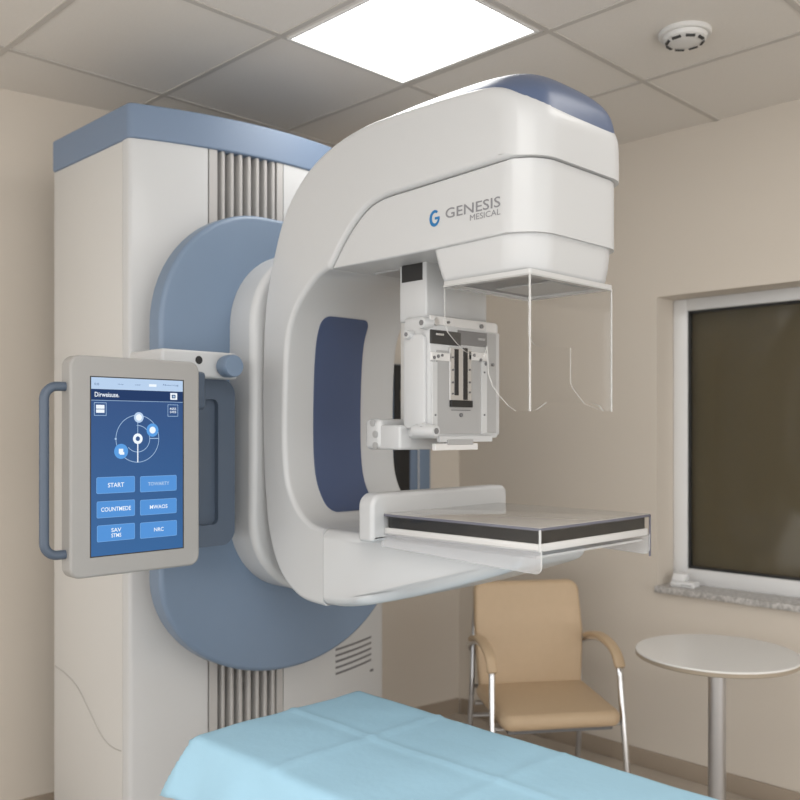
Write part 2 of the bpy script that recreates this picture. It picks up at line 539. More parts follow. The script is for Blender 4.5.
# ---- column
CXL, CXR, CYB = 1.555, 2.785, 3.50
def cyfront(x, off=0.0):
    u = (x - 2.17) / 0.615
    return 2.762 + 0.131 * u * u - off
def col_outline(xa, xb_, yback, off=0.0, n=10):
    pts = [(xa + (xb_ - xa) * i / n, cyfront(xa + (xb_ - xa) * i / n, off)) for i in range(n + 1)]
    return pts + [(xb_, yback), (xa, yback)]
obj('column_core', P(col_outline(CXL + .03, CXR - .03, CYB - .01, -0.05), 'z', FLOOR, 2.62), M['dark'], mm)
ol = round_poly([(CXL, 2.893, 0.022), *[(x, cyfront(x), 0) for x in (1.62, 1.68, 1.74, 1.79)], (1.82, cyfront(1.82), 0.004), (1.82, 2.94, 0), (CXL, 2.94, 0)], 6)
obj('front_panel', P(ol, 'z', FLOOR + .02, 2.625), M['white'], mm)
olr = [(2.13 + (CXR - 2.13) * i / 12, cyfront(2.13 + (CXR - 2.13) * i / 12)) for i in range(13)]
olr = [(x, y, 0.0) for x, y in olr]; olr[-1] = (*olr[-1][:2], 0.02)
fp2 = obj('front_panel', P(round_poly(olr + [(CXR, CYB, 0), (CXR - .06, CYB, 0), (CXR - .06, 2.95, 0), (2.13, 2.95, 0)], 6), 'z', FLOOR + .02, 2.625), M['white'], mm)
sp = obj('side_panel', B(CXL + .001, CXL + .03, 2.9445, CYB, FLOOR + .02, 2.622, 0.003, 2), M['warm'], mm)
# fine curved joint on the side panel
js = [on_x(px, py, CXL) for px, py in ((55, 666), (66, 674), (78, 688), (90, 712), (102, 736), (112, 747), (121, 751))]
bm = T(spline(js, 6), 0.0022, 6)
obj('panel_seam', bm, M['seam'], sp)
# ribbed channel
obj('channel_back', P([(1.82, cyfront(1.82, -.045)), (2.13, cyfront(2.13, -.045)), (2.13, 2.9), (1.82, 2.9)], 'z', FLOOR + .02, 2.625), M['midgrey'], mm, smooth=0)
obj('channel_edge', P([(1.8235, cyfront(1.8235, .0)), (1.853, cyfront(1.853, 0)), (1.853, 2.9), (1.8235, 2.9)], 'z', FLOOR + .02, 2.625), M['rib'], mm, smooth=0)
obj('channel_edge', P([(2.1, cyfront(2.1, .0)), (2.1265, cyfront(2.1265, 0)), (2.1265, 2.9), (2.1, 2.9)], 'z', FLOOR + .02, 2.625), M['rib'], mm, smooth=0)
for k in range(7):
    x = 1.872 + 0.0345 * k
    y = cyfront(x)
    obj('cooling_rib', P(round_poly([(x, y + .002, .006), (x + .015, y + .002, .006), (x + .015, y + .06), (x, y + .06)], 3), 'z', FLOOR + .02, 2.625), M['rib'], mm)
# blue top band
top = [(CXL - .006, 2.885, .03)] + [(1.62 + (2.72 - 1.62) * i / 14, cyfront(1.62 + (2.72 - 1.62) * i / 14, .008), 0) for i in range(15)] + [(CXR + .006, 2.885, .03), (CXR + .006, CYB, 0.01), (CXL - .006, CYB, 0.01)]
obj('column_top_band', P(round_poly(top, 5), 'z', 2.622, 2.745, 0.008, 3), M['trimblue'], mm, wn=True)
# vent slots, low on the right panel
for i in range(5):
    z = 1.6 - (637 + 5.7 * i - 430) / 900 * 3.90
    xa = 2.41
    n = 6
    pts = [(xa + (2.672 - xa) * j / n, cyfront(xa + (2.672 - xa) * j / n, .0015)) for j in range(n + 1)]
    obj('vent_slot', P(pts + [(2.672, 2.87), (xa, 2.87)], 'z', z - .0045, z + .0045), M['midgrey'], fp2, smooth=0)
obj('latch', B(2.655, 2.685, cyfront(2.67) - .003, 2.9, .552, .563, .002, 1), M['midgrey'], fp2)

# ---- blue pivot plate
PXL, PXR = 1.534, 2.676
PXR = 2.616
pcx, pa, pb, pz = (PXL + PXR) / 2, (PXR - PXL) / 2, 0.39, 1.106
pl = [(pcx + pa * cos(pi + pi * k / 48), pz + pb * sin(pi + pi * k / 48)) for k in range(49)]
pl += [p for p in round_poly([(PXL, 1.3), (PXR, 1.3), (PXR, 2.372, 0.42), (PXL, 2.372, 0.42)], 16) if p[1] > 1.31]
pvp = obj('pivot_plate', P(pl, 'y', 2.648, 2.722, 0.016, 4, fil1=0.006), M['blue'], mm, wn=True)
obj('plate_mount', P(inset(pl, .12), 'y', 2.72, 2.80), M['bluegrey'], pvp)

# ---- hub behind the arm
hp = round_poly([(1.800, 1.022, .28), (2.37, 1.022, .28), (2.37, 2.243, .36), (1.808, 2.243, .36)], 14)
obj('pivot_hub', P(hp, 'y', 2.512, 2.655, 0.026, 6, fil1=0.002), M['white'], mm, wn=True)

# ---- C arm: shell = spine + head, seen in profile (y, z)
X0, X1 = 1.836, 2.313
def widen(c):
    k = min(1, max(0, (c.y - 1.75) / 0.45)); k = k * k * (3 - 2 * k)
    c.x += 0.036 * k * (c.x - X0) / (X1 - X0)
    return c
YF, RF = 1.362, 0.105
def front_round(c):
    if c.z < 1.30 and 2.16 < c.y < 2.206: c.y = 2.179
    yref = 1.62
    if c.y < yref:
        dx = min(c.x - X0, X1 - c.x)
        if dx < RF:
            h = RF - sqrt(max(0, RF * RF - (RF - dx) ** 2))
            k = (yref - c.y) / (yref - YF)
            c.y += h * min(k, 1.15)
    return widen(c)
ex = []
for j in range(1, 10):
    q = RF * (1 - cos(pi / 2 * j / 9))
    if q > 0.03: ex += [X0 + q, X1 - q]
for j in range(1, 8): ex.append(X0 + RF + (X1 - X0 - 2 * RF) * j / 8)
outer = spline([(2.18, 1.043), (2.30, 1.055), (2.40, 1.12), (2.462, 1.235), (2.492, 1.40), (2.505, 1.65), (2.502, 1.85), (2.488, 2.02), (2.45, 2.16), (2.383, 2.313),
                (2.28, 2.42), (2.15, 2.485), (1.98, 2.518), (1.75, 2.518), (1.58, 2.512), (1.48, 2.504), (1.425, 2.488), (1.387, 2.462), (1.366, 2.425), (YF, 2.37), (YF, 2.306)], 5)
seam = spline([(YF + .004, 2.304), (1.6, 2.298), (1.80, 2.291), (1.90, 2.287), (1.97, 2.272), (2.03, 2.236), (2.09, 2.18), (2.15, 2.106)], 5)
inner = spline([(2.15, 2.106), (2.215, 2.086), (2.295, 2.022), (2.345, 1.95), (2.368, 1.86), (2.378, 1.68), (2.376, 1.52), (2.358, 1.42), (2.31, 1.345), (2.25, 1.302), (2.18, 1.287)], 6)
prof = [tuple(p) for p in outer] + [tuple(p) for p in seam[1:]] + [tuple(p) for p in inner[1:]]
prof = [p for i, p in enumerate(prof) if i in (0, len(prof) - 1) or p[1] > 1.32 or p[0] > 2.215]
ca = obj('c_arm', P(prof, 'x', X0, X1, 0.016, 4, warp=front_round, extra=ex), M['white'], mm, smooth=42, wn=True)

# lower arm, split from the spine by a joint
low = [tuple(p) for p in spline([(2.1775, 1.2865), (1.9, 1.287), (1.47, 1.29)], 4)] + [tuple(p) for p in spline([(1.462, 1.275), (1.468, 1.24), (1.52, 1.212), (1.75, 1.137), (1.95, 1.08), (2.08, 1.053), (2.1775, 1.044)], 5)]
def narrow(c):
    if c.y > 2.14: c.y = 2.1775
    k = min(1, max(0, (2.01 - c.y) / 0.08)); k = k * k * (3 - 2 * k)
    xm = (X0 + X1) / 2
    c.x = xm + (c.x - xm) * (1 - 0.34 * k)
    return widen(c)
obj('lower_arm', P(low, 'x', X0, X1, 0.03, 5, warp=narrow), M['white'], ca, smooth=42, wn=True)

# recessed lower head panel
IN = 0.010
lowp = [tuple(p) for p in spline([(YF + IN, 2.302), (1.6, 2.296), (1.80, 2.289), (1.90, 2.285), (1.969, 2.270), (2.028, 2.234), (2.088, 2.178), (2.147, 2.106)], 5)] + [(1.9, 2.104), (1.72, 2.105), (1.5, 2.109), (YF + IN, 2.112)]
def fr2(c):
    yref = 1.62
    if c.y < yref:
        dx = min(c.x - X0 - IN, X1 - IN - c.x)
        if dx < RF:
            h = RF - sqrt(max(0, RF * RF - (RF - max(dx, 0)) ** 2))
            c.y += h * min((yref - c.y) / (yref - YF), 1.1)
    return c
hpn = obj('head_panel', P(lowp, 'x', X0 + IN, X1 - IN, 0.007, 3, warp=fr2, extra=ex), M['white'], ca, smooth=42, wn=True)

# collimator housing: tapered block under the head
def plan(i, yback):
    R = RF
    return round_poly([(X0 + i, YF + i, R), (X1 - i, YF + i, R), (X1 - i, yback, .02), (X0 + i, yback, .02)], 10)
bm = bmesh.new()
lv = [(0.019, 2.125, 1.725), (0.019, 2.100, 1.725), (0.022, 2.06, 1.715), (0.027, 2.025, 1.705), (0.030, 2.015, 1.70), (0.038, 2.008, 1.692), (0.05, 2.007, 1.68)]
rings = [[bm.verts.new((x, y, z)) for x, y in plan(i, yk)] for i, z, yk in lv]
n = len(rings[0])
for a, b_ in zip(rings[:-1], rings[1:]):
    for i in range(n): bm.faces.new((a[i - 1], a[i], b_[i], b_[i - 1]))
bm.faces.new(rings[0]); bm.faces.new(rings[-1][::-1])
obj('collimator_housing', bm, M['white'], ca, smooth=42, wn=True)
# dark recess under the head, behind the housing
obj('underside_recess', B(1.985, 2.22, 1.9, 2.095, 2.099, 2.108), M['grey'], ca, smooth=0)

# blue domed top cap, its rim sunk a little into the shell
def lerp_table(pts, y):
    if y <= pts[0][0]: return pts[0][1]
    for (a, za), (b, zb) in zip(pts[:-1], pts[1:]):
        if y <= b: return za + (zb - za) * (y - a) / max(b - a, 1e-9)
    return pts[-1][1]
shell_pts = sorted([(p.x, p.y) for p in outer if p.y > 2.3 and p.x < 2.38], key=lambda p: (p[0], p[1]))
crown_pts = [(p.x, p.y) for p in spline([(1.36, 2.42), (1.366, 2.447), (1.378, 2.486), (1.40, 2.524), (1.43, 2.550), (1.47, 2.572), (1.52, 2.586), (1.60, 2.594), (1.70, 2.595), (1.85, 2.588), (2.0, 2.566), (2.1, 2.535), (2.2, 2.49)], 6)]
def y_flat(x, y):
    dx = min(x - X0, X1 - x)
    h = 0 if dx >= RF else RF - sqrt(max(0, RF * RF - (RF - max(dx, 0)) ** 2))
    return max(YF, (y - h * 1.62 / (1.62 - YF)) / (1 - h / (1.62 - YF))) if y < 1.62 else y
def dome_z(x, y):
    yo = y_flat(x, y)
    e = lerp_table(shell_pts, yo) - .004
    c_ = max(lerp_table(crown_pts, yo), e + .002)
    xm, hw = (X0 + X1) / 2, (X1 - X0) / 2 - .013
    q = min(1, abs((x - xm) / hw))
    return e + (c_ - e) * (1 - q ** (2.6 if x < xm else 4.0))
def shell_z(x, y):
    dx = min(x - X0, X1 - x)
    h = 0 if dx >= RF else RF - sqrt(max(0, RF * RF - (RF - max(dx, 0)) ** 2))
    yo = y
    if y < 1.62: yo = max(YF, (y - h * 1.62 / (1.62 - YF)) / (1 - h / (1.62 - YF)))
    return lerp_table(shell_pts, yo)
def ring_pts(d):
    xa, xb_, ya_, yb_ = X0 + .013 + d, X1 - .013 - d, YF + .005 + d, 2.14 - d
    Rf, Rb = max(.098 - d, .004), max(.05 - d, .004)
    def side(p, q, n): return [(p[0] + (q[0] - p[0]) * k / n, p[1] + (q[1] - p[1]) * k / n) for k in range(n)]
    def arc(cx_, cy_, R, a0, n): return [(cx_ + R * cos(a0 + pi / 2 * k / n), cy_ + R * sin(a0 + pi / 2 * k / n)) for k in range(n)]
    o = side((xa, yb_ - Rb), (xa, ya_ + Rf), 40) + arc(xa + Rf, ya_ + Rf, Rf, pi, 16)
    o += side((xa + Rf, ya_), (xb_ - Rf, ya_), 14) + arc(xb_ - Rf, ya_ + Rf, Rf, 1.5 * pi, 16)
    o += side((xb_, ya_ + Rf), (xb_, yb_ - Rb), 40) + arc(xb_ - Rb, yb_ - Rb, Rb, 0, 6)
    o += side((xb_ - Rb, yb_), (xa + Rb, yb_), 8) + arc(xa + Rb, yb_ - Rb, Rb, pi / 2, 6)
    return o
bm = bmesh.new()
border = [shell_z(x, y) - .009 for x, y in ring_pts(0)]
rings = []
for k in range(25):
    d = 0.215 * (k / 24) ** 2
    w_ = 1 - (1 - min(1, d / .018)) ** 3
    rings.append([bm.verts.new((x, y, zb + (dome_z(x, y) - zb) * w_)) for (x, y), zb in zip(ring_pts(d), border)])
n = len(border)
for a, b_ in zip(rings[:-1], rings[1:]):
    for i in range(n): bm.faces.new((a[i - 1], a[i], b_[i], b_[i - 1]))
bm.faces.new(rings[-1])
obj('top_cap', bm, M['bluecap'], ca, smooth=60)

# blue inset panel following the inner face of the spine
bm = bmesh.new()
rows = []
inn = [p for p in inner]
def inner_y(z):
    for a, b_ in zip(inn[:-1], inn[1:]):
        if b_.y <= z <= a.y:
            t = (z - a.y) / (b_.y - a.y); return a.x + (b_.x - a.x) * t
    return 2.3
NZ = 36
ix0, ix1, iz0, iz1, ir = 1.960, 2.175, 1.325, 1.985, 0.03
for j in range(NZ + 1):
    z = iz0 + (iz1 - iz0) * (0.5 - 0.5 * cos(pi * j / NZ))
    e = 0
    dz = min(z - iz0, iz1 - z)
    if dz < ir: e = ir - sqrt(max(0, ir * ir - (ir - dz) ** 2))
    row = []
    for i in range(9):
        x = ix0 + e + (ix1 - ix0 - 2 * e) * i / 8
        row.append((x, inner_y(z) - 0.004, z))
    rows.append(row)
fr_ = [[bm.verts.new(p) for p in r_] for r_ in rows]
bk_ = [[bm.verts.new((p[0], p[1] + 0.02, p[2])) for p in r_] for r_ in rows]
for j in range(NZ):
    for i in range(8):
        bm.faces.new((fr_[j][i], fr_[j][i + 1], fr_[j + 1][i + 1], fr_[j + 1][i]))
    bm.faces.new((fr_[j][0], fr_[j + 1][0], bk_[j + 1][0], bk_[j][0]))
    bm.faces.new((fr_[j][8], bk_[j][8], bk_[j + 1][8], fr_[j + 1][8]))
for i in range(8):
    bm.faces.new((fr_[0][i], bk_[0][i], bk_[0][i + 1], fr_[0][i + 1]))
    bm.faces.new((fr_[NZ][i], fr_[NZ][i + 1], bk_[NZ][i + 1], bk_[NZ][i]))
obj('spine_inset_panel', bm, M['inset'], ca, smooth=40)

# maker's mark on the side of the head
XS = X0 + IN - 0.0006
def lp_(u, v, h): return Vector((XS - h, -u, v))
def sp_(px, py):
    p = on_x(px, py, XS); return -p.y, p.z
bm = bmesh.new()
u0, v0 = sp_(445.5, 212.5); u1, v1 = sp_(500.5, 204)
cap0 = sp_(446, 218)[1]; cap1 = sp_(446, 207.5)[1]
z0_, z1_ = sp_(445.5, 218.5)[1], sp_(445.5, 207.6)[1]
z1r = sp_(500.5, 197)[1]; z0r = sp_(500.5, 207)[1]
text(bm, 'GENESIS', lp_, u0, u1, (z0_ + z0r) / 2, (z1_ + z1r) / 2, bold=0.008)
um = sp_(470, 216)[0]
zm0, zm1 = (sp_(470, 220.5)[1] + sp_(499.5, 215)[1]) / 2, (sp_(470, 214.5)[1] + sp_(499.5, 209)[1]) / 2
text(bm, 'MESICAL', lp_, um, u1, zm0, zm1)
obj('logo_lettering', bm, M['logo_grey'], ca, smooth=0, recalc=False)
bm = bmesh.new()
uc, vc = sp_(434.6, 218.4)
ru, rv = 0.0195, 0.0232
def arc_band(bm, uc, vc, ru, rv, wi, a0, a1, place, n=28, taper=0.0, mi=0):
    prev = None
    for i in range(n + 1):
        a = a0 + (a1 - a0) * i / n
        w = wi * (1 - taper * abs(2 * i / n - 1) ** 2)
        o_ = bm.verts.new(place(uc + ru * cos(a), vc + rv * sin(a), 0.0004))
        i_ = bm.verts.new(place(uc + (ru - w) * cos(a), vc + (rv - w) * sin(a), 0.0004))
        if prev: bm.faces.new((prev[0], o_, i_, prev[1])).material_index = mi
        prev = (o_, i_)
arc_band(bm, uc, vc, ru, rv, 0.0098, radians(50), radians(352), lp_, taper=0.35)
def quad(bm, place, u0, u1, v0, v1, h=0.0004, mi=0):
    bm.faces.new([bm.verts.new(place(u, v, h)) for u, v in ((u0, v0), (u1, v0), (u1, v1), (u0, v1))]).material_index = mi
quad(bm, lp_, uc + 0.001, uc + ru, vc - 0.004, vc + 0.003, 0.0006)
obj('logo_emblem', bm, M['logo_blue'], ca, smooth=0, recalc=False)

# ---- aluminium window frame under the housing, and the clear face shield
FX0, FX1, FY0, FY1 = 1.840, 2.228, 1.375, 1.675
zt = 2.004
bm = ring_prism(bmesh.new(), rrect(FX0, FX1, FY0, FY1, .01, 3), rrect(FX0 + .028, FX1 - .028, FY0 + .028, FY1 - .02, .006, 3), 'z', zt - .006, zt + .005)
sf = obj('collimator_frame', bm, M['lightgrey'], ca)
obj('beam_window', B(FX0 + .026, FX1 - .026, FY0 + .026, FY1 - .018, zt - .002, zt + .004), M['midgrey'], sf, smooth=0)
obj('filter_plate', B(FX0 + .16, FX1 - .05, FY0 + .05, FY1 - .06, zt - .006, zt - .001, .002, 1), M['grey'], sf)

SX0, SX1, SYF = 1.842, 2.226, 1.377
th = 0.005
def side_pts(pp, x):
    return [(on_x(px, py, x).y, on_x(px, py, x).z) for px, py in pp]
def front_pts(pp):
    return [(on_y(px, py, SYF).x, on_y(px, py, SYF).z) for px, py in pp]
zt2 = 1.998
fb = front_pts([(612, 411.5), (604, 411), (600, 405.5), (590, 402.5), (547, 402.5), (538, 409.5), (530, 411)])
fo_ = [(SX0, zt2), (SX0, fb[-1][1])] + fb[::-1][1:-1] + [(SX1, fb[0][1]), (SX1, zt2)]
fsh = obj('face_shield', P(fo_, 'y', SYF, SYF + th, mi_cap=0, mi_rim=1), [M['clear'], M['edge']], mm, smooth=0)
# near side sheet with its scooped cut-out
lpts = [(527, 411), (515, 411), (508, 406), (499, 396), (492, 386), (488, 374), (486.5, 346), (485, 352), (483, 357), (474, 357), (464, 351), (455, 342), (447, 332), (444, 322), (444, 287)]
sl_ = side_pts(lpts, SX0)
o_ = [(SYF, zt2), (SYF, sl_[0][1])] + sl_[:] + [(sl_[-1][0], zt2)]
obj('side_sheet', P(o_, 'x', SX0, SX0 + th, mi_cap=0, mi_rim=1), [M['clear'], M['edge']], fsh, smooth=0)
rp = [(611, 411), (600, 410), (585, 404), (573, 388), (571, 383), (571, 348), (541, 347), (535, 345), (531, 340), (529, 334), (529, 290)]
sr_ = side_pts(rp, SX1)
o_ = [(SYF, zt2), (SYF, sr_[0][1])] + sr_[1:] + [(sr_[-1][0], zt2)]
obj('side_sheet', P(o_, 'x', SX1 - th, SX1, mi_cap=0, mi_rim=1), [M['clear'], M['edge']], fsh, smooth=0)
zf = sl_[0][1]
obj('corner_edge', P(rrect(SX0 - .0008, SX0 + .003, SYF - .0008, SYF + .003, .001, 2), 'z', zf, zt2), M['edge'], fsh)
obj('corner_edge', P(rrect(SX1 - .003, SX1 + .0008, SYF - .0008, SYF + .003, .001, 2), 'z', fb[0][1], zt2), M['edge'], fsh)
# clear flange the sheets hang from
bm = ring_prism(bmesh.new(), rrect(SX0 - .002, SX1 + .002, SYF - .002, FY1, .006, 2), rrect(SX0 + .02, SX1 - .02, SYF + .02, FY1 - .02, .004, 2), 'z', zt2 - .004, zt2)
obj('shield_flange', bm, M['edge'], fsh, smooth=0)

# ---- compression carriage
cc = obj('compression_carriage', B(1.962, 2.246, 1.85, 1.965, 1.93, 2.11, .006, 3), M['white'], mm)
obj('slot_cover', B(1.9605, 1.9635, 1.866, 1.953, 2.052, 2.104), M['black'], cc, smooth=0)
obj('rear_rail', B(2.02, 2.19, 1.93, 2.02, 1.62, 2.11, .006, 2), M['warm'], cc)
# paddle holder
hx0, hx1, hy0, hy1, hz0, hz1 = 1.935, 2.253, 1.81, 1.918, 1.575, 1.94
ph = obj('paddle_holder', P(rrect(hx0, hx1, hz0, hz1, .012, 3), 'y', hy0, hy1, .004, 2), M['white'], mm)
def fpt(zx, zy, y=hy0):      # zoom [350,240,550,440] x4
    return on_y(350 + zx / 4, 240 + zy / 4, y)
def frect(nm, a, b, c, d, m, dy=0.003, bev=0.001, par=None):
    p = fpt(a, (b)); q = fpt(c, d)
    x0_, x1_ = p.x, q.x
    return obj(nm, B(x0_, x1_, hy0 - dy, hy0 + .002, min(p.z, q.z), max(p.z, q.z), bev, 1), m, par or ph)
frect('header_plate', 318, 300, 540, 362, M['tray'])
frect('black_display', 320, 357, 440, 425, M['darkgrey'], .004)
frect('dark_band', 430, 360, 545, 430, M['midgrey'], .0035)
frect('header_block', 538, 330, 582, 372, M['tray'], .005)
frect('side_rail', 540, 372, 582, 770, M['grey'], .003)
frect('label_plate', 340, 372, 372, 384, M['alu'], .0055)
frect('label_plate', 508, 392, 536, 404, M['grey'], .0055)
frect('grey_plate', 345, 440, 522, 775, M['grey'], .004)
frect('guide_slot', 394, 430, 480, 668, M['alu'], .006)
frect('guide_rail', 412, 436, 428, 622, M['black'], .008)
frect('guide_rail', 447, 432, 464, 640, M['black'], .008)
frect('guide_stop', 394, 640, 480, 670, M['black'], .012)
frect('clip', 322, 448, 398, 486, M['tray'], .006)
frect('clip', 470, 446, 545, 486, M['tray'], .006)
frect('edge_strip', 322, 486, 344, 775, M['white'], .007)
frect('edge_strip', 520, 486, 542, 775, M['white'], .007)
# screws
for zx, zy, r_ in ((330, 470, .005), (346, 465, .005), (362, 462, .004), (490, 462, .005), (516, 480, .005), (536, 496, .006), (404, 470, .003), (404, 520, .003), (404, 570, .003), (404, 615, .003),
                   (472, 520, .003), (472, 570, .003), (472, 610, .003), (438, 700, .006), (530, 530, .003), (530, 700, .003), (334, 700, .003), (520, 347, .007), (388, 330, .004), (565, 500, .005)):
    p = fpt(zx, zy)
    obj('screw', L([(r_, 0), (r_, -.0095), (r_ * .8, -.0105)], (p.x, hy0, p.z), 'y', 12), M['midgrey'], ph)
p = fpt(343, 327); obj('round_badge', L([(.012, 0), (.012, -.004), (.011, -.005)], (p.x, hy0, p.z), 'y', 20), M['alu'], ph)
frect('scale_marks', 400, 678, 478, 684, M['midgrey'], .0045, 0)
# left side cheek with knuckles
bm = P(rrect(hy0 + .012, hy1 - .008, hz0 + .03, hz1 - .055, .02, 4), 'x', hx0 - .012, hx0 + .002, .004, 2)
obj('side_cheek', bm, M['white'], ph)
for yv, zv, r_ in ((hy0 + .012, 1.915, .018), (hy0 + .075, 1.885, .014), (hy0 + .012, 1.603, .018)):
    k = obj('knuckle', L([(r_, .0), (r_, -.03), (r_ * .85, -.036)], (hx0 + .012, yv, zv), 'x', 24), M['white'], ph)
    obj('knuckle_bolt', L([(r_ * .45, -.034), (r_ * .45, -.038)], (hx0 + .012, yv, zv), 'x', 16), M['midgrey'], k)
k = obj('lower_knuckle', L([(.019, .03), (.019, -.05), (.016, -.056)], (hx0 - .012, hy0 + .02, 1.597), 'y', 24), M['white'], ph)
obj('knuckle_bolt', L([(.009, -.054), (.009, -.058)], (hx0 - .012, hy0 + .02, 1.597), 'y', 16), M['midgrey'], k)
for zz_ in (1.897, 1.60):
    obj('knuckle', L([(.014, .0), (.014, .02), (.011, .024)], (hx1 - .006, hy0 + .03, zz_), 'x', 20), M['white'], ph)
# right frame rail
obj('frame_rail', B(hx1 - .002, hx1 + .014, hy0 + .005, hy0 + .03, hz0 + .01, hz1 - .03, .004, 2), M['white'], ph)
# clamp arm on the spine side
p = on_y(371, 419, 2.02); q = on_y(397, 449, 2.02)
bm = B(p.x, q.x + .06, 1.98, 2.05, q.z, p.z, .016, 4)
ca2 = obj('clamp_arm', bm, M['white'], ph)
p2_ = on_y(393, 421, 1.93); q2_ = on_y(432, 449, 1.93)
obj('clamp_link', B(p2_.x, q2_.x + .05, 1.90, 2.0, q2_.z, p2_.z - .012, .008, 3), M['white'], ph)
for dz in (.035, .0, -.035):
    zc_ = (p.z + q.z) / 2 + dz
    obj('adjusting_screw', L([(.011, 0), (.011, -.003), (.004, -.004)], (p.x + .0005, 2.0 + .012 * (dz > 0), zc_), 'x', 16), M['grey'], ca2)
# lower tray bits
frect('lower_tray', 350, 785, 560, 806, M['white'], .01)
frect('lower_plate', 378, 798, 480, 818, M['grey'], .014)
frect('lower_rail', 330, 815, 500, 838, M['tray'], .012)

# ---- breast support with its clear tray
BX0, BX1, BY0, BY1 = 1.855, 2.402, 1.355, 1.925
zb0, zb1 = 1.290, 1.353
bs = obj('breast_support', B(BX0 + .006, BX1 - .006, BY0 + .006, BY1, zb0, zb0 + .02, .002, 2), M['tray'], mm)
obj('detector_strip', B(BX0 + .012, BX1 - .018, BY0 + .010, BY1 - .01, zb0 + .018, zb1 - .010), M['strip'], bs, smooth=0)
obj('top_plate', P(rrect(BX0, BX1, BY0, BY1, .006, 3), 'z', zb1 - .008, zb1, .002, 2), M['topplate'], bs)
bm = bmesh.new()
prism(bm, rrect(BX0, BX1, BY0, BY1, .006, 3), 'z', zb0 + .001, zb1 - .0075, mi_cap=0, mi_rim=0)
obj('clear_casing', bm, M['clear'], bs, smooth=0)
obj('casing_edge', P(rrect(BX0 - .001, BX0 + .005, BY0 - .001, BY0 + .005, .002, 2), 'z', zb0, zb1 - .006), M['edge'], bs)
obj('casing_edge', P(rrect(BX1 - .005, BX1 + .001, BY0 - .001, BY0 + .005, .002, 2), 'z', 1.228, zb1 - .006), M['purple_edge'], bs)
obj('plate_rim', P(rrect(BX0 - .0015, BX1 + .0015, BY0 - .0015, BY1, .006, 3), 'z', zb1 - .0085, zb1 - .0015), M['purple_edge'], bs)
def skirt(x):
    o_ = round_poly([(BY0, zb0 + .004, 0), (BY0, 1.233, .018), (BY0 + .16, 1.238, .0), (BY1 + .01, 1.254, .0), (BY1 + .01, zb0 + .004, 0)], 6)
    return P(o_, 'x', x, x + .007, mi_cap=0, mi_rim=1)
obj('tray_skirt', skirt(BX0 + .002), [M['skirt'], M['edge']], bs, smooth=0)
obj('tray_skirt', skirt(BX1 - .009), [M['skirt'], M['edge']], bs, smooth=0)
obj('tray_floor', P(rrect(BX0 + .009, BX1 - .009, BY0 + .02, BY1, .004, 2), 'z', zb0 - .018, zb0 - .012, mi_cap=0, mi_rim=1), [M['skirt'], M['edge']], bs, smooth=0)
# white upstand at the chest end
us = round_poly([(1.81, 1.268, .01), (2.447, 1.285, .01), (2.447, 1.412, .028), (1.81, 1.412, .04)], 6)
obj('support_upstand', P(us, 'y', 1.925, 1.99, .014, 4), M['white'], bs, wn=True)

# ---- control console
KX0, KX1, KY = 1.052, 1.444, 2.27
zk0, zk1 = 1.207, 1.798
con = obj('control_console', P(rrect(KX0, KX1, zk0, zk1, .03, 6), 'y', KY, KY + .055, .008, 4), M['bezel'], mm, wn=True)
def kp(u, v, h): return Vector((u, KY - .0005 - h, v))
sa = on_y(91, 377, KY); sb = on_y(182.5, 381, KY)
sx0, sx1 = sa.x, on_y(182.5, 400, KY).x
sz1 = (sa.z + sb.z) / 2
sz0 = (on_y(91, 556, KY).z + on_y(182.5, 548, KY).z) / 2
obj('screen_rim', B(sx0 - .003, sx1 + .004, KY - .0006, KY + .004, sz0 - .003, sz1 + .003), M['black'], con, smooth=0)
scr = obj('screen', B(sx0, sx1, KY - .0012, KY + .004, sz0, sz1), M['screen'], con, smooth=0)
UI = [M['ui_white'], M['ui_line'], M['ui_bar'], M['ui_head'], M['ui_btn'], M['ui_btn2'], M['ui_ink'], M['ui_rim']]
bm = bmesh.new()
def k6(zx, zy):
    p = on_y(30 + zx / 3.2, 340 + zy / 3.2, KY); return p.x, p.z
def k7(zx, zy, y0=370):
    p = on_y(80 + zx / 6.957, y0 + zy / 6.957, KY); return p.x, p.z
def k8(zx, zy): return k7(zx, zy, 465)
HB = .0008
# status bar + header
zbar = (k7(80, 132)[1] + k7(700, 150)[1]) / 2
quad(bm, kp, sx0, sx1, zbar, sz1, HB, 2)
zhd = (k7(82, 212)[1] + k7(698, 222)[1]) / 2
quad(bm, kp, sx0, sx1, zhd, zbar, HB, 3)
quad(bm, kp, sx0, sx1, zhd - .0006, zhd + .0006, HB + .0001, 1)
H2, H3, H4 = HB + .0003, HB + .0006, HB + .0009
def T_(s, a, b_, mi, h=H4, k=k7, bold=0.01):
    (ua, va), (ub, vb) = k(*a), k(*b_)
    text(bm, s, kp, ua, ub, min(va, vb), max(va, vb), mi, bold, h)
T_('Dirweisuse.', (100, 152), (270, 190), 0)
T_('0.0', (98, 88), (130, 106), 6, bold=0); T_('Hnsp', (262, 95), (300, 106), 6, bold=0); T_('nsuti', (380, 98), (416, 108), 6, bold=0); T_('Nunc:cug', (575, 98), (682, 116), 6, bold=0)
ua, va = k7(478, 98); ub, vb = k7(530, 118); quad(bm, kp, ua, ub, vb, va, H2, 0)
def frame(a, b_, t, mi, k=k7):
    (ua, va), (ub, vb) = k(*a), k(*b_)
    for q in ((ua, ub, va - t, va), (ua, ub, vb, vb + t), (ua, ua + t, vb, va), (ub - t, ub, vb, va)):
        quad(bm, kp, *q, H2, mi)
def rect(a, b_, mi, h=H2, k=k7):
    (ua, va), (ub, vb) = k(*a), k(*b_)
    quad(bm, kp, ua, ub, vb, va, h, mi)
frame((96, 225), (182, 318), .0013, 1)
rect((110, 242), (168, 270), 0); rect((110, 274), (168, 298), 0)
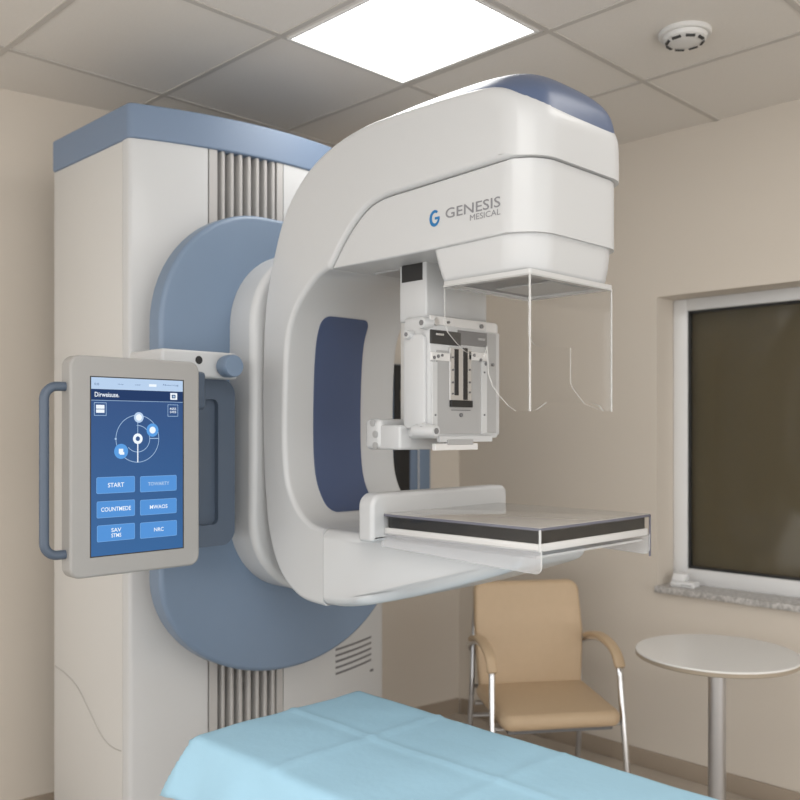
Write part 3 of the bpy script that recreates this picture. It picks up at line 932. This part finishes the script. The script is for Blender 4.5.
rect((626, 160), (674, 208), 0); rect((636, 172), (662, 198), 3, H3); rect((642, 178), (656, 192), 1, H4)
frame((608, 240), (680, 324), .0013, 1)
T_('RISS', (624, 262), (666, 278), 0); T_('DISS', (624, 284), (666, 300), 0)
# dial
(cxk, czk) = k7(395, 478)
ro = (k7(548, 478)[0] - k7(246, 478)[0]) / 2
cxo = (k7(548, 478)[0] + k7(246, 478)[0]) / 2
ri = ro * 0.57
dk = lambda u, v, h: kp(u, v, H2)
arc_band(bm, cxo, czk, ro, ro, .0016, 0, 2 * pi, dk, 48, mi=1)
arc_band(bm, cxo, czk, ri, ri, .0016, radians(-140), radians(95), dk, 36, mi=1)
quad(bm, kp, cxo - .0008, cxo + .0008, czk + ri * .2, czk + ro, H2, 1)
quad(bm, kp, cxo - .0016, cxo + .0016, czk - ro, czk, H2, 0)
quad(bm, kp, cxo + ri, cxo + ro, czk - .0006, czk + .0014, H2, 1)
def disc(u, v, r, mi, h):
    bm.faces.new([bm.verts.new(kp(u + r * cos(2 * pi * k / 28), v + r * sin(2 * pi * k / 28), h)) for k in range(28)]).material_index = mi
disc(cxo, czk, .0145, 0, H3); disc(cxo, czk, .0065, 6, H4); disc(cxo - ro * 1.0, czk, .003, 1, H3)
u_, v_ = k7(407, 330); disc(u_, v_, .0145, 2, H3); disc(u_, v_, .009, 0, H4)
u_, v_ = k7(502, 418); disc(u_, v_, .0185, 5, H3); disc(u_, v_, .0095, 0, H4)
u_, v_ = k7(284, 566); disc(u_, v_, .0205, 5, H3); quad(bm, kp, u_ - .007, u_ + .006, v_ - .006, v_ + .007, H4, 0); quad(bm, kp, u_ - .004, u_ + .009, v_ - .009, v_ - .002, H4, 0)
# buttons
def button(l, r, t, b_):
    p_ = [k8(l, t[0]), k8(r, t[1]), k8(r, b_[1]), k8(l, b_[0])]
    ua, ub = (p_[0][0] + p_[3][0]) / 2, (p_[1][0] + p_[2][0]) / 2
    va, vb = (p_[0][1] + p_[1][1]) / 2, (p_[2][1] + p_[3][1]) / 2
    f = [bm.verts.new(kp(u, v, H2)) for u, v in rrect(ua, ub, vb, va, .004, 3)]
    bm.faces.new(f).material_index = 7
    f = [bm.verts.new(kp(u, v, H3)) for u, v in rrect(ua + .0012, ub - .0012, vb + .0012, va - .0012, .003, 3)]
    bm.faces.new(f).material_index = 4
    return ua, ub, vb, va
def btext(bb, lines, wfrac, hfrac, mi=0):
    ua, ub, vb, va = bb
    uc, vc_ = (ua + ub) / 2, (va + vb) / 2
    w = (ub - ua) * wfrac / 2; h = (va - vb) * hfrac
    n_ = len(lines)
    for i_, s in enumerate(lines):
        v0_ = vc_ + h * 1.35 * ((n_ - 1) / 2 - i_) - h / 2
        text(bm, s, kp, uc - w, uc + w, v0_, v0_ + h, mi, 0.012, H4)
btext(button(112, 380, (86, 76), (202, 188)), ['START'], .42, .27)
btext(button(416, 670, (80, 68), (188, 178)), ['TOWARTY'], .58, .22, 2)
btext(button(114, 380, (254, 240), (370, 354)), ['COUNTMEDE'], .78, .26)
btext(button(416, 670, (244, 228), (350, 334)), ['MWAOS'], .48, .25)
btext(button(116, 380, (420, 404), (536, 516)), ['SAV', 'STMS'], .26, .24)
btext(button(416, 672, (400, 384), (508, 494)), ['NRC'], .26, .24)
obj('screen_graphics', bm, UI, con, smooth=0, recalc=False)
# left grab handle (tube)
xh = on_y(44, 470, KY + .03).x
za_ = on_y(50, 386, KY + .03).z; zb_ = on_y(50, 556, KY + .03).z
yh = KY + .03
pts = [(KX0 + .004, yh, za_)] + [(xh + .035 - .035 * sin(a * pi / 16), yh, za_ - .035 + .035 * cos(a * pi / 16)) for a in range(0, 9)] + \
      [(xh + .035 - .035 * cos(a * pi / 16), yh, zb_ + .035 - .035 * sin(a * pi / 16)) for a in range(0, 9)] + [(KX0 + .004, yh, zb_)]
obj('grab_handle', T(pts, .0125, 14), M['bluegrey'], con)
# bracket to the plate
br = obj('console_bracket', B(1.425, 1.702, 2.45, 2.655, 1.765, 1.85, .010, 3), M['white'], mm)
obj('bracket_arm', B(1.25, 1.50, KY + .05, 2.53, 1.66, 1.775, .012, 3), M['bluegrey'], br)
p = on_y(233, 366, 2.40)
kb = L([(.012, .06), (.030, .055), (.030, .045), (.035, .04), (.0365, .02), (.036, -.004), (.033, -.009), (.0, -.010)], (p.x, 2.40, p.z), 'y', 32)
obj('locking_knob', kb, M['blue'], br)
p = on_y(199, 360, 2.449)
obj('bracket_socket', L([(.013, .003), (.013, -.001), (.0, -.001)], (p.x, 2.45, p.z), 'y', 20), M['black'], br)
# rear grab handle below the bracket: rounded block with an open slot
hx_0, hx_1, hz_0, hz_1 = 1.50, 1.727, 1.222, 1.766
bm = bmesh.new()
yr0, yr1 = 2.50, 2.56
prism(bm, round_poly([(hx_0, hz_0, .03), (hx_1, hz_0, .05), (hx_1, hz_1, .05), (hx_0, hz_1, .03)], 6), 'y', yr0 + .02, yr1 + .092, .01, 3)
rg = obj('rear_handle', bm, M['bluegrey'], mm, wn=True)
bm = ring_prism(bmesh.new(), rrect(1.50, 1.725, 1.222, 1.766, .05, 6), rrect(1.54, 1.660, 1.292, 1.70, .02, 6), 'y', yr0, yr0 + .03)
es = [e for e in bm.edges if abs(e.verts[0].co.y - yr0) < 1e-5 and abs(e.verts[1].co.y - yr0) < 1e-5]
obj('handle_loop', bm, M['bluegrey'], rg, smooth=40)

# ================================================================== COUCH AND SHEET
EX0, EX1, EY0, EY1 = 1.345, 1.975, 0.25, 2.165
ZT = 0.75
cou = empty('examination_couch', ((EX0 + EX1) / 2, (EY0 + EY1) / 2, FLOOR))
tag(cou, 'long padded examination couch hidden under the light blue sheet', 'examination couch')
obj('mattress', B(EX0, EX1, EY0, EY1, .655, ZT, .02, 3), M['couch'], cou)
obj('bed_frame', B(EX0 + .03, EX1 - .03, EY0 + .03, EY1 - .03, .60, .657, .005, 2), M['steel'], cou)
for x in (EX0 + .07, EX1 - .07):
    for y in (EY0 + .12, EY1 - .12):
        obj('leg', T([(x, y, FLOOR), (x, y, .61)], .022, 12), M['steel'], cou)
# sheet
bm = bmesh.new()
NXs, NYs = 70, 120
hang = 0.147
ox0, ox1, oy0, oy1 = EX0 - .004, EX1 + .004, EY0 - .004, EY1 + .004
def bend(dist, rb=0.025):
    """how far out and down cloth goes after running dist past the edge"""
    arc = rb * pi / 2
    if dist < arc:
        a = dist / rb; return rb * sin(a), rb * (1 - cos(a))
    e = dist - arc
    return rb + e * 0.34, rb + e * 0.94
def fold(s, lo, hi):
    if s < lo + .025:
        o, d = bend(lo + .025 - s); return lo + .025 - o, d
    if s > hi - .025:
        o, d = bend(s - hi + .025); return hi - .025 + o, d
    return s, 0.0
gv = []
for j in range(NYs + 1):
    row = []
    for i in range(NXs + 1):
        s = ox0 - hang + (ox1 - ox0 + 2 * hang) * i / NXs
        t = oy0 - hang + (oy1 - oy0 + 2 * hang) * j / NYs
        x, dx = fold(s, ox0, ox1); y, dy = fold(t, oy0, oy1)
        z = ZT + .004 - max(dx, dy) - 0.12 * min(dx, dy)
        # corner flare
        if dx > 0.02 and dy > 0.02:
            k = min(dx, dy)
            x += (-1 if s < 1.6 else 1) * k * 0.05; y += (1 if t > 1 else -1) * k * 0.05
            z = ZT + .004 - max(dx, dy) - 0.10 * min(dx, dy)
        wv = noise.noise(Vector((s * 3.1, t * 2.7, 3.0)))
        wv2 = noise.noise(Vector((s * 9, t * 8, 7.0)))
        top_ = max(0, 1 - max(dx, dy) / .05)
        z += top_ * (0.006 * max(wv, -.3) + 0.0025 * wv2 + .003)
        # fold creases of the packed sheet
        z += top_ * 0.005 * math.exp(-((s - 1.69) / .012) ** 2) + top_ * 0.005 * math.exp(-((t - 1.80) / .012) ** 2) + top_ * .004 * math.exp(-((t - 1.35) / .012) ** 2)
        if dx > .03:
            x += (-1 if s < 1.6 else 1) * 0.022 * (noise.noise(Vector((t * 6.5, 2.2, 0))) + .35) * min(1, dx / .12)
        if dy > .03:
            y += (1 if t > 1 else -1) * 0.014 * (noise.noise(Vector((s * 7, 9.2, 0))) + .45) * min(1, dy / .12)
        row.append(bm.verts.new((x, y, z)))
    gv.append(row)
for j in range(NYs):
    for i in range(NXs): bm.faces.new((gv[j][i], gv[j][i + 1], gv[j + 1][i + 1], gv[j + 1][i]))
sh = obj('bed_sheet', bm, M['sheet'], smooth=80)
so = sh.modifiers.new('thick', 'SOLIDIFY'); so.thickness = 0.0015; so.offset = 1
tag(sh, 'light blue disposable sheet draped over the couch in the foreground', 'sheet')

# ================================================================== CHAIR
ch = empty('armchair', (0, 0, 0))
tag(ch, 'tan vinyl visitor armchair with curved chrome legs near the window', 'chair')
# seat
bm = P(rrect(-.262, .262, -.27, .235, .05, 6), 'z', .405, .472, .03, 5)
for v in bm.verts:
    q = (v.co.y + .02) / .25
    v.co.z += -.018 * max(0, -q - .3) + .004 * (1 - (v.co.x / .26) ** 2)
obj('seat', bm, M['tan'], ch, smooth=50)
bm = P(round_poly([(-.245, .43, .03), (.245, .43, .03), (.262, .70, .0), (.255, .93, .045), (-.255, .93, .045), (-.262, .70, 0)], 6), 'y', .205, .262, .022, 5)
for v in bm.verts:
    h = v.co.z - .43
    v.co.y += .16 * h - .05 * sin(pi * min(h / .5, 1)) * .3 + .03 * (v.co.x / .26) ** 2 * -1
obj('backrest', bm, M['tan'], ch, smooth=50)
obj('seat_frame', B(-.23, .23, -.23, .22, .375, .40, .006, 2), M['midgrey'], ch)
for s in (-1, 1):
    fl = spline([(s * .300, -.25, 0), (s * .293, -.215, .28), (s * .286, -.178, .54), (s * .284, -.167, .612), (s * .283, -.132, .660), (s * .282, -.06, .688), (s * .280, .05, .697), (s * .278, .16, .678), (s * .274, .27, .638), (s * .262, .30, .615)], 5)
    fo = obj('front_leg', T(fl, .0135, 12), M['chrome'], ch)
    obj('foot_cap', L([(.016, 0), (.016, .012), (.014, .014)], (s * .300, -.25, 0), 'z', 16), M['black'], fo)
    rl = spline([(s * .275, .33, 0), (s * .272, .285, .25), (s * .266, .262, .45), (s * .255, .285, .62), (s * .235, .32, .80)], 6)
    ro_ = obj('rear_leg', T(rl, .0125, 12), M['steel'], ch)
    obj('foot_cap', L([(.015, 0), (.015, .012), (.013, .014)], (s * .275, .33, 0), 'z', 16), M['black'], ro_)
    # padded armrest
    cl = spline([(s * .2845, -.178, .622), (s * .283, -.137, .675), (s * .282, -.06, .705), (s * .280, .05, .714), (s * .278, .15, .698), (s * .2765, .20, .680)], 6)
    bm = bmesh.new(); rings = []
    for i, p_ in enumerate(cl):
        k_ = i / (len(cl) - 1)
        a = cl[min(i + 1, len(cl) - 1)] - cl[max(i - 1, 0)]; a.normalize()
        up_ = Vector((0, -a.z, a.y))
        if up_.z < 0: up_ = -up_
        w_ = .024 * (1 if 0 < i < len(cl) - 1 else .7); t_ = .012
        ring = [bm.verts.new(Vector(p_) + Vector((1, 0, 0)) * w_ * cx_ + up_ * t_ * cz_) for cx_, cz_ in
                [(math.copysign(abs(cos(q)) ** .6, cos(q)), math.copysign(abs(sin(q)) ** .6, sin(q))) for q in [2 * pi * k / 14 for k in range(14)]]]
        rings.append(ring)
    for a, b_ in zip(rings[:-1], rings[1:]):
        for k in range(14): bm.faces.new((a[k - 1], a[k], b_[k], b_[k - 1]))
    bm.faces.new(rings[0]); bm.faces.new(rings[-1][::-1])
    obj('armrest', bm, M['tan'], ch, smooth=60)
obj('stretcher', T([(-.268, .285, .30), (.268, .285, .30)], .010, 10), M['steel'], ch)
obj('seat_rail', T([(-.286, -.185, .388), (.286, -.185, .388)], .010, 10), M['steel'], ch)
obj('seat_rail', T([(-.267, .20, .385), (.267, .20, .385)], .010, 10), M['steel'], ch)
obj('seat_rail', T([(-.268, .28, .44), (.268, .28, .44)], .010, 10), M['steel'], ch)
dd, rr_ = 4.02, 0.643
ch.location = ((dd + rr_) / S2, (dd - rr_) / S2, FLOOR)
ch.rotation_euler = (0, 0, radians(-36))

# ================================================================== SIDE TABLE
tx, ty = 3.413, 1.635
st = empty('side_table', (tx, ty, FLOOR))
tag(st, 'round white pedestal side table with steel column below the window', 'side table')
obj('tabletop', L([(.0, .699), (.30, .699), (.305, .701)], (tx, ty, 0), 'z', 72), M['tableedge'], st)
R_ = .313
bm = L([(0, .698), (.308, .698), (R_, .701), (R_, .7145)], (tx, ty, 0), 'z', 72)
obj('edge_band', bm, M['tableedge'], st)
obj('laminate_top', L([(0, .7145), (R_ - .001, .7145), (R_ - .0005, .7185), (R_ - .004, .7215), (0, .7215)], (tx, ty, 0), 'z', 72), M['tabletop'], st)
obj('column', L([(.034, FLOOR + .02), (.034, .69)], (tx, ty, 0), 'z', 32), M['steel'], st)
obj('mounting_flange', L([(.036, .66), (.09, .690), (.09, .698), (0, .698)], (tx, ty, 0), 'z', 32), M['steel'], st)
obj('base', L([(.225, FLOOR), (.225, FLOOR + .008), (.21, FLOOR + .016), (.05, FLOOR + .028), (0, FLOOR + .028)], (tx, ty, 0), 'z', 48), M['steel'], st)

# small white device lying on the sill
sb_ = empty('sensor_box', (XW + .06, 2.10, WZ0)); tag(sb_, 'small white plastic box lying on the granite window sill', 'box')
obj('box_body', B(XW + .035, XW + .10, 2.035, 2.155, WZ0, WZ0 + .026, .004, 2), M['upvc'], sb_)
bm = B(XW + .045, XW + .10, 2.09, 2.155, WZ0 + .026, WZ0 + .06, .004, 2)
for v in bm.verts:
    if v.co.z > WZ0 + .05: v.co.x += .015
obj('box_lid', bm, M['upvc'], sb_)
obj('box_label', B(XW + .033, XW + .036, 2.045, 2.10, WZ0 + .009, WZ0 + .014), M['grey'], sb_, smooth=0)

# ================================================================== LIGHT
def area(name, loc, target, size, power, col=(1, .985, .96), sy=None):
    l = bpy.data.lights.new(name, 'AREA'); l.energy = power; l.color = col
    l.shape = 'RECTANGLE'; l.size = size; l.size_y = sy or size
    o = bpy.data.objects.new(name, l); COL.objects.link(o)
    o.location = loc
    o.rotation_euler = (Vector(target) - Vector(loc)).to_track_quat('-Z', 'Y').to_euler()
    return o
area('lamp_panel_under', (2.33, 2.268, CEIL - .012), (2.33, 2.268, 0), .57, 6, sy=.65)
area('fill_over_camera', (0.2, 0.3, CEIL - .05), (0.2, 0.3, 0), 1.6, 36)  # added soft fill above the camera, no visible fitting
area('cap_highlight_fill', (2.62, 0.84, CEIL - .03), (2.62, 0.84, 0), .6, 5)  # unseen lamp added for a highlight on the blue cap
w = bpy.data.worlds.new('room_ambient'); SC.world = w; w.use_nodes = True
w.node_tree.nodes['Background'].inputs[0].default_value = (1, .99, .975, 1)
w.node_tree.nodes['Background'].inputs[1].default_value = 1.9

# ================================================================== CAMERA
cd = bpy.data.cameras.new('camera'); cam = bpy.data.objects.new('camera', cd); COL.objects.link(cam)
cam.location = (0, 0, ZC)
cam.rotation_euler = (pi / 2, 0, -pi / 4)
cd.sensor_width = 36; cd.lens = 40.5; cd.shift_y = 30 / 800; cd.clip_start = 0.05
cd.dof.use_dof = True; cd.dof.focus_distance = 2.45; cd.dof.aperture_fstop = 2.8
SC.camera = cam
SC.view_settings.view_transform = 'Standard'
SC.view_settings.look = 'None'
SC.view_settings.exposure = 0.13
